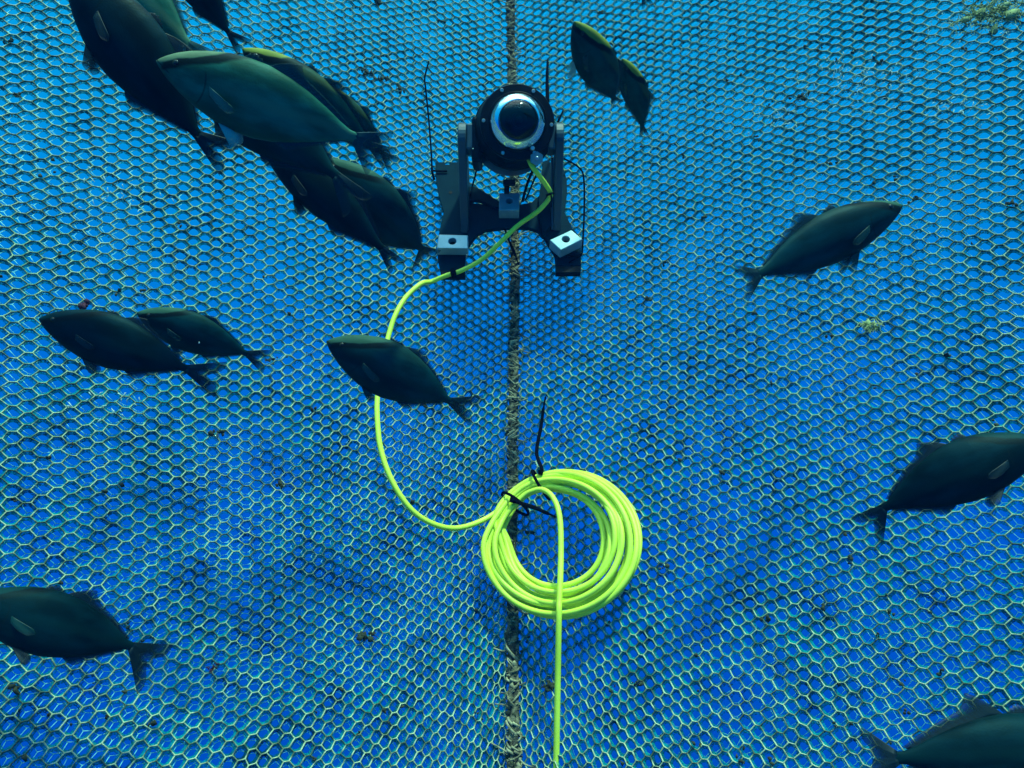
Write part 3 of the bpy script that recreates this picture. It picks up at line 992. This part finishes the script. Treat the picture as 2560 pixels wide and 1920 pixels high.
exit_c = [coil_pt(*Z5(X, Y), o) for X, Y, o in ((760, 600, 0.036), (850, 556, 0.038), (930, 548, 0.040), (1000, 590, 0.041), (1050, 670, 0.042), (1078, 770, 0.043), (1090, 900, 0.043),
                                                (1092, 1100, 0.043), (1090, 1300, 0.045), (1084, 1480, 0.046), (1078, 1640, 0.044))]
x_, y_ = 1411, 1560
hang0 = exit_c[-1]
hang = [hang0 + Vector((-0.0024 * k, -0.012 * k, -0.09 * k)) for k in range(1, 10)]
path = spline(ctrl + coil + exit_c + hang, 5)
tag(MB().tube(path, CR, 12).build('cable', M_CABLE), 'lime green cable running from the camera into a tied coil and on down', 'cable')

# ------------------------------------------------------------------ black cable ties
def tie(name, label, parts):
    """parts: list of (points, radius or list, flat)"""
    b = MB()
    for pts, r, flat in parts:
        b.tube(pts, r, 8, True, flat, (0.1, -1, 0.2))
    return tag(b.build(name, M_TIE), label, 'cable tie', 'black cable ties')
def ring(c, ax, r1, r2, n=26, tilt=0.0):
    ax = Vector(ax).normalized()
    e1 = ax.orthogonal().normalized(); e2 = ax.cross(e1)
    # e2 along view, so r2 is the depth
    v = Vector((0, -1, 0.2)); v = (v - ax * v.dot(ax)).normalized()
    e2 = v; e1 = ax.cross(v)
    return [c + e1 * (r1 * math.cos(t)) + e2 * (r2 * math.sin(t)) for t in np.linspace(0, 2 * math.pi, n)]
c1 = coil_pt(*Z5(893, 478), 0.017); d1 = coil_pt(*Z5(960, 440), 0.017) - coil_pt(*Z5(830, 520), 0.017)
p_head = coil_pt(*Z5(902, 385), 0.030)
tie('cable_tie', 'black tie round the top of the coil with a long upright tail',
    [(ring(c1, d1, 0.0265, 0.024), 0.0024, 0.5), (spline([p_head + Vector((0.0, -0.003, -0.004)), p_head + Vector((0.002, -0.004, 0.006)), on_net(1364, 1150, 0.034), on_net(1368, 1080, 0.024), on_net(1371, 1035, 0.020), on_net(1374, 1001, 0.016)], 5), [0.0030] * 10 + [0.0030] * 6 + [0.0026] * 5 + [0.0016] * 5, 0.5),
     ([p_head + Vector((-0.004, -0.002, 0)), p_head + Vector((0.004, -0.002, 0.0005))], 0.0036, 0.8)])
c2 = coil_pt(*Z5(672, 640), 0.017); d2 = coil_pt(*Z5(740, 560), 0.017) - coil_pt(*Z5(610, 720), 0.017)
h2 = coil_pt(*Z5(688, 640), 0.043)
tie('cable_tie', 'black tie round the left of the coil, its tail pointing right',
    [(ring(c2, d2, 0.0265, 0.027), 0.0023, 0.5), (spline([h2, coil_pt(*Z5(760, 668), 0.042), coil_pt(*Z5(860, 695), 0.036), coil_pt(*Z5(960, 735), 0.030), coil_pt(*Z5(1040, 766), 0.024)], 5), [0.0032] * 6 + [0.0034] * 5 + [0.0028] * 5 + [0.0016] * 5, 0.5),
     ([h2 + Vector((-0.005, -0.001, 0.0015)), h2 + Vector((0.005, -0.001, -0.0015))], 0.0042, 0.8)])
# ties on the mount
def seg(pts): return spline(pts, 6)
tie('cable_tie', 'thin black tie on the upper left plate of the mount, long tail upward',
    [(seg([on_base(1080, 424, 0.004), at(1078, 380, 1.55), at(1072, 300, 1.58), at(1064, 220, 1.62), at(1062, 194, 1.63), at(1072, 153, 1.64)]), 0.0017, 0.7),
     (seg([on_base(1078, 426, 0.004), on_base(1098, 428, 0.003), on_base(1118, 428, 0.003)]), 0.0022, 0.6),
     (seg([on_base(1080, 420, 0.004), on_base(1081, 432, 0.004), on_base(1086, 450, -0.004)]), 0.0024, 0.7)])
tie('cable_tie', 'black tie tail standing straight up behind the right of the camera dome',
    [(seg([at(1369, 255, 1.50), at(1368, 220, 1.52), at(1368, 180, 1.54), at(1370, 146, 1.56)]), [0.0034] * 8 + [0.0030] * 5 + [0.0024] * 4 + [0.0012] * 2, 0.5)])
tie('cable_tie', 'short black tie end leaning right just above the right yoke arm',
    [(seg([at(1390, 318, 1.50), at(1398, 298, 1.51), at(1408, 276, 1.52)]), [0.0024] * 8 + [0.0016] * 5, 0.5)])
tie('cable_tie', 'thin black tie looping from the right yoke arm down to the lower right foot',
    [(seg([at(1409, 396, 1.53), at(1430, 407, 1.53), at(1444, 416, 1.53), at(1456, 430, 1.52), at(1460, 455, 1.52), at(1461, 500, 1.51), at(1459, 570, 1.49), on_base(1455, 634, 0.006)]), 0.0018, 0.7),
     (seg([on_base(1416, 640, 0.003), on_base(1438, 640, 0.003), on_base(1455, 637, 0.004)]), 0.0020, 0.6),
     (seg([on_base(1422, 656, 0.003), on_base(1440, 646, 0.003), on_base(1455, 636, 0.004)]), 0.0010, 0.6)])
tie('cable_tie', 'thin black tie hanging from the housing behind the left yoke arm',
    [(seg([at(1193, 400, 1.46), at(1192, 418, 1.48), at(1188, 440, 1.50), at(1180, 468, 1.52), on_base(1176, 486, 0.012)]), 0.0016, 0.7)])
tie('cable_tie', 'pair of black ties slanting from under the housing to the central clamp block',
    [(seg([at(1331, 428, 1.45), at(1318, 460, 1.48), on_base(1306, 504, 0.012)]), 0.0026, 0.6),
     (seg([at(1345, 428, 1.47), at(1330, 462, 1.49), on_base(1314, 500, 0.012)]), 0.0016, 0.6)])
tie('cable_tie', 'black tie holding the cable against the right yoke arm',
    [(ring(at(1376, 485, 1.414), (0.3, 0.2, -1), 0.0062, 0.0062), 0.0020, 0.8),
     (seg([at(1377, 484, 1.408), at(1379, 500, 1.408), at(1378, 518, 1.408)]), [0.0016] * 8 + [0.0008] * 5, 0.5)])
tie('cable_tie', 'broad black tie strapping the cable to the lower left foot of the mount',
    [(ring(on_base(1134, 683, 0.010), (1, 0, 0.25), 0.0064, 0.0064), 0.0030, 0.8), (ring(on_base(1131, 684, 0.010), (1, 0, 0.25), 0.0062, 0.0062), 0.0030, 0.8),
     (ring(on_base(1137, 682, 0.010), (1, 0, 0.25), 0.0062, 0.0062), 0.0028, 0.8)])
tie('cable_tie', 'black tie tail pointing down the seam rope below the cross plate',
    [(seg([on_base(1262, 572, 0.0), at(1272, 600, 1.50), at(1286, 632, 1.49), at(1297, 662, 1.47)]), [0.0020] * 8 + [0.0026] * 6 + [0.0014] * 5, 0.6)])

# ------------------------------------------------------------------ fine particles drifting in the water
db = MB()
rq = random.Random(5)
for i in range(150):
    y = rq.uniform(0.55, 1.35)
    px, py = rq.uniform(-300, 2860), rq.uniform(-200, 2120)
    p = at(px, py, y)
    if y < float(net_y(np.float64(p.x), np.float64(p.z))) - 0.03:
        db.blob(p, rq.uniform(0.0002, 0.0005), i, 0.8, 1, (1.0, 1.0, rq.uniform(0.5, 1.6)))
tag(db.build('drifting_particles', M_SCUFF), 'tiny pale particles drifting in the water', 'particles', None, 'stuff')

# ------------------------------------------------------------------ fish
TOP = [(0, 0.004), (0.015, 0.022), (0.04, 0.046), (0.08, 0.077), (0.14, 0.113), (0.22, 0.147), (0.32, 0.180), (0.42, 0.195), (0.52, 0.194), (0.62, 0.176), (0.72, 0.144), (0.82, 0.100), (0.90, 0.058), (0.96, 0.029), (1.0, 0.026), (1.03, 0.024)]
BOT = [(0, -0.006), (0.015, -0.022), (0.04, -0.044), (0.08, -0.070), (0.14, -0.104), (0.22, -0.139), (0.32, -0.170), (0.42, -0.185), (0.52, -0.184), (0.62, -0.164), (0.72, -0.130), (0.82, -0.088), (0.90, -0.051), (0.96, -0.028), (1.0, -0.025), (1.03, -0.023)]
WID = [(0, 0.006), (0.015, 0.018), (0.04, 0.032), (0.08, 0.049), (0.14, 0.066), (0.22, 0.080), (0.32, 0.088), (0.42, 0.088), (0.52, 0.080), (0.62, 0.066), (0.72, 0.050), (0.82, 0.032), (0.90, 0.021), (0.96, 0.016), (1.0, 0.011), (1.03, 0.006)]
XS = sorted(set([t[0] for t in TOP] + list(np.linspace(0.03, 1.0, 34))))
SEG = 28
# smooth profile tables
def smooth_tab(tab):
    xs = np.linspace(0, 1.03, 207)
    y = np.interp(xs, [t[0] for t in tab], [t[1] for t in tab])
    k = np.array([1, 2, 3, 4, 3, 2, 1], float); k /= k.sum()
    ys = np.convolve(np.pad(y, 3, mode='edge'), k, mode='valid')
    m = xs < 0.03
    ys[m] = y[m]
    return list(zip(xs, ys))
TOP, BOT, WID = smooth_tab(TOP), smooth_tab(BOT), smooth_tab(WID)

def fin_obj(name, base, tip, n, rows, thick, mat, parent, bend, normal=(0, 1, 0), ser=0.0, curve=0.0, seed=0):
    """solid tapered fin between a base line and a margin line (lists of 3-D points in fish lengths)"""
    rr = random.Random(seed)
    def samp(L, t):
        f = t * (len(L) - 1); i = min(int(f), len(L) - 2); g = f - i
        return Vector(L[i]) * (1 - g) + Vector(L[i + 1]) * g
    nn = Vector(normal).normalized()
    front, back, uv = [], [], []
    for i in range(n + 1):
        t = i / n
        b, e = samp(base, t), samp(tip, t)
        if ser and i % 2: e = b + (e - b) * (1 - ser)
        for r in range(rows + 1):
            s = r / rows
            p = b + (e - b) * s + nn * (curve * s * s)
            th = thick * (1 - s) + 0.0010
            th *= min(1.0, 0.35 + 2.5 * min(t, 1 - t))
            front.append(bend(p + nn * th)); back.append(bend(p - nn * th)); uv.append((t, s))
    R = rows + 1
    vs = front + back
    o = len(front)
    fs = []
    for i in range(n):
        for r in range(rows):
            a, b_, c, d = i * R + r, (i + 1) * R + r, (i + 1) * R + r + 1, i * R + r + 1
            fs.append((a, b_, c, d)); fs.append((o + d, o + c, o + b_, o + a))
        a, b_ = i * R + rows, (i + 1) * R + rows
        fs.append((a, b_, o + b_, o + a))
        a, b_ = i * R, (i + 1) * R
        fs.append((b_, a, o + a, o + b_))
    for r in range(rows):
        fs.append((r, r + 1, o + r + 1, o + r))
        a = n * R + r
        fs.append((a + 1, a, o + a, o + a + 1))
    me = bpy.data.meshes.new(name)
    me.from_pydata([tuple(v) for v in vs], [], fs)
    ul = me.uv_layers.new(name='rays')
    uvs = uv + uv
    for lp in me.loops:
        ul.data[lp.index].uv = uvs[lp.vertex_index]
    return link(name, me, mat, parent)

def fish(label, nose, tail, d_nose, d_tail, kind='mid', kt=1.0, kb=1.0, kw=1.0, roll=0.0, bend=0.0, flick=0.0, dors=1.0, spread=1.0, pec=0.2, pelv=0.85, anal=1.0, lobe=1.0, half=31.0, tp=0.0, pale=False, pk=None):
    n, t = at(nose[0], nose[1], d_nose), at(tail[0], tail[1], d_tail)
    X = (t - n); L = X.length; X.normalize()
    view = ((n + t) / 2).normalized()
    Z = X.cross(view)
    # dorsal side up on the picture
    Z = (Z - X * Z.dot(X)).normalized()
    if (Z.z if abs(Z.z) > 1e-3 else 1) < 0: Z = -Z
    away = (view - X * view.dot(X)).normalized()
    Z = (Z * math.cos(roll) - away * math.sin(abs(roll))).normalized()
    Z = (Z - X * Z.dot(X)).normalized()
    Y = Z.cross(X)
    M = Matrix(((X.x, Y.x, Z.x), (X.y, Y.y, Z.y), (X.z, Y.z, Z.z))).to_4x4()
    root = empty('fish', label, 'fish', (0, 0, 0), 'fish swimming along the net')
    seed = rnd.randrange(10000)
    kap = bend * (1 if Y.dot(view) > 0 else -1)      # positive: the tail swings away from the viewer
    def B(p):
        # body bent sideways along an arc behind the head
        a = p[0] - 0.35
        if a <= 0 or abs(kap) < 1e-3:
            return Vector(p)
        th = kap * a
        return Vector((0.35 + math.sin(th) / kap - p[1] * math.sin(th), (1 - math.cos(th)) / kap + p[1] * math.cos(th), p[2]))
    t0 = B((1.0, 0.0, 0.0))
    k_ = L / t0.length
    M = M @ Matrix.Rotation(-math.atan2(t0.y, t0.x), 4, 'Z')
    root.matrix_world = Matrix.Translation(n) @ M @ Matrix.Diagonal((k_, k_, k_, 1))
    def tz(x): return interp(TOP, x) * (kt if x < 0.9 else 1 + (kt - 1) * max(0.0, (1.0 - x) / 0.1))
    def bz(x): return interp(BOT, x) * (kb if x < 0.9 else 1 + (kb - 1) * max(0.0, (1.0 - x) / 0.1))
    def wd(x): return interp(WID, x) * kw
    # body: one continuous skin
    vs, fs = [], []
    for x in XS:
        zt, zb, w = tz(x), bz(x), wd(x)
        zc, hh = (zt + zb) / 2, (zt - zb) / 2
        for k in range(SEG):
            a = 2 * math.pi * k / SEG
            cy, sz = math.sin(a), math.cos(a)
            e = 0.92
            yy = math.copysign(abs(cy) ** e, cy) * w
            zz = math.copysign(abs(sz) ** 1.06, sz) * hh
            vs.append(tuple(B((x, yy, zc + zz))))
    for i in range(len(XS) - 1):
        for k in range(SEG):
            k2 = (k + 1) % SEG
            fs.append((i * SEG + k, i * SEG + k2, (i + 1) * SEG + k2, (i + 1) * SEG + k))
    vs.append((-0.004, 0, 0)); nv = len(vs) - 1
    for k in range(SEG):
        fs.append((nv, (k + 1) % SEG, k))
    fs.append(tuple((len(XS) - 1) * SEG + k for k in range(SEG)))
    me = bpy.data.meshes.new('body')
    me.from_pydata(vs, [], fs)
    link('body', me, M_FISH[kind], root)
    fm, pm = M_FIN[kind], M_PEC[pk or kind]
    # spiny then soft dorsal fin
    base = [(x, 0, tz(x) - 0.012) for x in np.linspace(0.37, 0.47, 6)]
    tip = [(x + 0.02, 0, tz(x) + h * dors) for x, h in zip(np.linspace(0.37, 0.47, 6), (0.004, 0.026, 0.03, 0.026, 0.018, 0.006))]
    fin_obj('spiny_dorsal_fin', base, tip, 10, 3, 0.004, fm, root, B, ser=0.25, seed=seed)
    base = [(x, 0, tz(x) - 0.014) for x in (0.49, 0.52, 0.55, 0.59, 0.65, 0.74, 0.84, 0.93)]
    tip = [(x, 0, tz(x) + h * dors) for x, h in ((0.555, 0.034), (0.610, 0.066), (0.655, 0.088), (0.672, 0.060), (0.70, 0.040), (0.79, 0.034), (0.88, 0.028), (0.965, 0.012))]
    fin_obj('dorsal_fin', base, tip, 32, 5, 0.005, fm, root, B, ser=0.03, seed=seed + 1)
    base = [(x, 0, bz(x) + 0.014) for x in (0.61, 0.635, 0.66, 0.71, 0.78, 0.86, 0.93)]
    tip = [(x, 0, bz(x) - h * anal) for x, h in ((0.655, 0.026), (0.70, 0.052), (0.728, 0.050), (0.765, 0.032), (0.82, 0.026), (0.90, 0.020), (0.965, 0.010))]
    fin_obj('anal_fin', base, tip, 24, 5, 0.005, fm, root, B, ser=0.03, seed=seed + 2)
    # forked tail
    nb = 13
    base = [(0.985 + 0.012 * math.cos(t * math.pi - math.pi / 2), 0, 0.024 * (1 - 2 * t)) for t in np.linspace(0, 1, nb)]
    TL, hh_, tp_ = 0.29 * lobe, rad(half), rad(tp)
    arc = ((1.0, 1.0), (0.985, 5.5), (0.92, 12.0), (0.80, min(18.5, 0.62 * half)), (0.66, min(23.0, 0.76 * half)), (0.55, 0.88 * half), (0.49, half))
    tip = [(0.998 + TL * r * math.cos(hh_ - rad(d) + tp_), 0, TL * r * math.sin(hh_ - rad(d) + tp_)) for r, d in arc]
    tip += [(0.998 + TL * r * math.cos(-hh_ + rad(d) + tp_), 0, TL * r * math.sin(-hh_ + rad(d) + tp_)) for r, d in reversed(arc[:-1])]
    fin_obj('tail_fin', base, tip, 36, 8, 0.010, fm, root, B, ser=0.02, seed=seed + 3)
    for sy in (-1, 1):
        w = wd(0.29)
        out = 0.012 + 0.09 * pec
        base = [(0.285, sy * w * 0.97, -0.010), (0.290, sy * w * 0.985, -0.030), (0.297, sy * w * 0.97, -0.050)]
        tip = [(0.420, sy * (w * 0.98 + out), -0.030 - 0.05 * pec), (0.440, sy * (w * 0.95 + out), -0.050 - 0.06 * pec), (0.405, sy * (w * 0.94 + out * 0.85), -0.072 - 0.055 * pec), (0.350, sy * (w * 0.96 + out * 0.4), -0.066 - 0.03 * pec)]
        fin_obj('pectoral_fin', base, tip, 10, 5, 0.004, pm, root, B, normal=(0.25, sy, 0.2), seed=seed + 4)
        zb = bz(0.36)
        base = [(0.345, sy * 0.020, zb + 0.012), (0.370, sy * 0.022, zb + 0.010), (0.395, sy * 0.020, zb + 0.012)]
        tip = [(0.435, sy * 0.055, zb - 0.080 * pelv), (0.462, sy * 0.052, zb - 0.082 * pelv), (0.475, sy * 0.048, zb - 0.050 * pelv), (0.465, sy * 0.036, zb - 0.018 * pelv)]
        fin_obj('pelvic_fin', base, tip, 10, 5, 0.004, M_PALE if pale else fm, root, B, normal=(0, 1, 0.3 * sy), seed=seed + 5)
        # eye with iris
        ex, ez = 0.105, 0.030
        zt, zb2, w0 = tz(ex), bz(ex), wd(ex)
        zc, hh = (zt + zb2) / 2, (zt - zb2) / 2
        s_ = min(0.98, abs((ez - zc) / hh)) ** (1 / 1.06)
        yy = (math.sqrt(max(0, 1 - s_ * s_)) ** 0.92) * w0
        Me = Matrix.Translation((ex, sy * (yy - 0.004), ez)) @ Vector((-0.1, sy, 0.35)).to_track_quat('Z', 'Y').to_matrix().to_4x4()
        ey = MB().lathe([(0.0185, -0.003), (0.0185, 0.0012), (0.0165, 0.0040), (0.0125, 0.0052)], Me, 20).build('eye', M_IRIS, root)
        MB().lathe([(0.0125 * math.cos(t), 0.0050 + 0.0045 * math.sin(t)) for t in np.linspace(0, math.pi / 2 - 0.05, 5)], Me, 18).build('pupil', M_EYE, ey)
    return root

fish('largest dark fish, at top left, its head cut off by the top picture edge', (168, -85), (496, 340), 0.72, 0.76, 'dark', 0.98, 0.98, roll=0.05, bend=0.25, anal=1.1, lobe=0.78, half=30, tp=18)
fish('dark fish hidden below the large green fish, its tail in the middle of the crowd', (452, 128), (842, 440), 0.84, 0.86, 'mid', 0.90, 1.02, bend=0.2, lobe=0.75, half=28, tp=-17)
fish('large green fish with a pale raised fin, in front of the crowd at top left', (392, 152), (890, 345), 0.70, 0.74, 'green', 0.92, 1.0, roll=0.12, bend=0.3, pec=0.45, lobe=0.68, half=44, tp=-14, anal=0.9, pale=True, pelv=0.9)
fish('olive backed fish directly behind the large green fish, only its back showing', (606, 122), (930, 365), 0.90, 0.94, 'olive', 0.88, 0.85, roll=0.25, lobe=0.6)
fish('small olive crowned fish right of the large green fish, with a pale tail', (766, 204), (958, 384), 1.05, 1.10, 'olive', 1.0, 0.95, roll=0.2, dors=0.9, lobe=0.72, half=31, tp=-4)
fish('greenish fish cut by the top edge, its tail just above the large green fish', (205, -170), (472, 112), 0.80, 0.78, 'green', 0.80, 0.85, roll=0.1, lobe=0.6)
fish('dark fish cut by the top picture edge, its forked tail left of the seam rope', (400, -150), (572, 82), 0.88, 0.92, 'dark', 0.88, 0.88, lobe=0.8, half=30, tp=11)
fish('dark fish at the lower right end of the crowd, its tail over the mount', (800, 398), (1055, 622), 0.97, 1.05, 'mid', 1.08, 1.12, roll=0.1, bend=1.15, dors=1.2, lobe=0.72, half=46, tp=-22)
fish('slim dark fish along the lower edge of the crowd, left of the mount', (655, 360), (956, 622), 0.93, 0.97, 'dark', 0.82, 0.70, lobe=0.62, half=24, tp=-10, bend=0.4)
fish('small upright olive backed fish right of the camera dome, upper of two', (1436, 54), (1535, 246), 1.16, 1.30, 'olive', 1.02, 0.92, roll=0.22, bend=0.5, dors=0.9, pelv=1.2, anal=1.2, lobe=0.45, pale=True)
fish('small narrow fish right of the camera dome with a yellow back, lower of two', (1556, 147), (1606, 318), 1.34, 1.46, 'olive', 0.90, 0.76, roll=0.3, bend=-0.5, lobe=0.5, half=28)
fish('fish beyond the top picture edge showing only its tail tip', (1560, -170), (1609, -16), 1.25, 1.28, 'mid', lobe=0.85, half=28)
fish('slender right facing fish with a lit olive head in the upper right half', (2256, 513), (1896, 686), 1.02, 0.98, 'mid', 0.78, 0.78, roll=0.18, bend=-0.35, dors=1.05, lobe=0.60, half=41, pelv=1.1)
fish('dark fish entering at the right picture edge, its head cut by the edge', (2620, 1104), (2208, 1270), 0.82, 0.86, 'dark', 1.06, 0.86, roll=0.0, bend=0.8, dors=1.15, lobe=0.74, half=35, tp=-28)
fish('dark fish with a tall dorsal fin in the bottom right corner', (2800, 1880), (2240, 1895), 0.80, 0.80, 'dark', 0.88, 0.85, roll=0.05, bend=0.5, dors=1.35, lobe=0.62, half=45, tp=3)
fish('dark fish at lower left, its snout cut by the left picture edge', (-100, 1500), (330, 1616), 0.79, 0.87, 'dark', 0.98, 0.98, roll=0.0, bend=0.8, dors=1.05, lobe=1.1, half=36, tp=-21, pk='mid', pec=0.35)
fish('dark fish in front of the overlapping pair at the left', (98, 797), (468, 922), 0.87, 0.90, 'dark', 1.02, 0.92, roll=0.08, bend=0.35, dors=0.8, lobe=0.94, half=31)
fish('paler fish behind the overlapping pair at the left, olive crown lit', (342, 782), (618, 884), 1.00, 1.05, 'mid', 1.02, 0.95, roll=0.22, bend=0.3, dors=0.7, lobe=0.86, half=33, tp=-3)
fish('lone fish in the middle swimming in front of the hanging loop of cable', (817, 853), (1126, 1003), 1.06, 1.12, 'mid', 1.10, 1.02, roll=0.10, bend=0.6, dors=0.8, pec=0.4, lobe=1.0, half=28, tp=3)

# ------------------------------------------------------------------ the water between camera and net
def water_haze():
    m = bpy.data.materials.new('water_haze')
    m.use_nodes = True
    nt = m.node_tree
    nt.nodes.clear()
    out = nt.nodes.new('ShaderNodeOutputMaterial')
    v = nt.nodes.new('ShaderNodeVolumePrincipled')
    v.inputs['Color'].default_value = (0.0, 0.32, 1.0, 1)
    v.inputs['Density'].default_value = 0.012
    v.inputs['Anisotropy'].default_value = 0.0
    nt.links.new(v.outputs[0], out.inputs['Volume'])
    b = MB().box((0, 1.05, -0.02), (2.1, 0, 0), (0, 1.75, 0), (0, 0, 1.60))
    o = b.build('haze', m, None, False)
    return tag(o, 'faint blue green haze of the sea water in the cage', 'water haze', None, 'stuff')
water_haze()
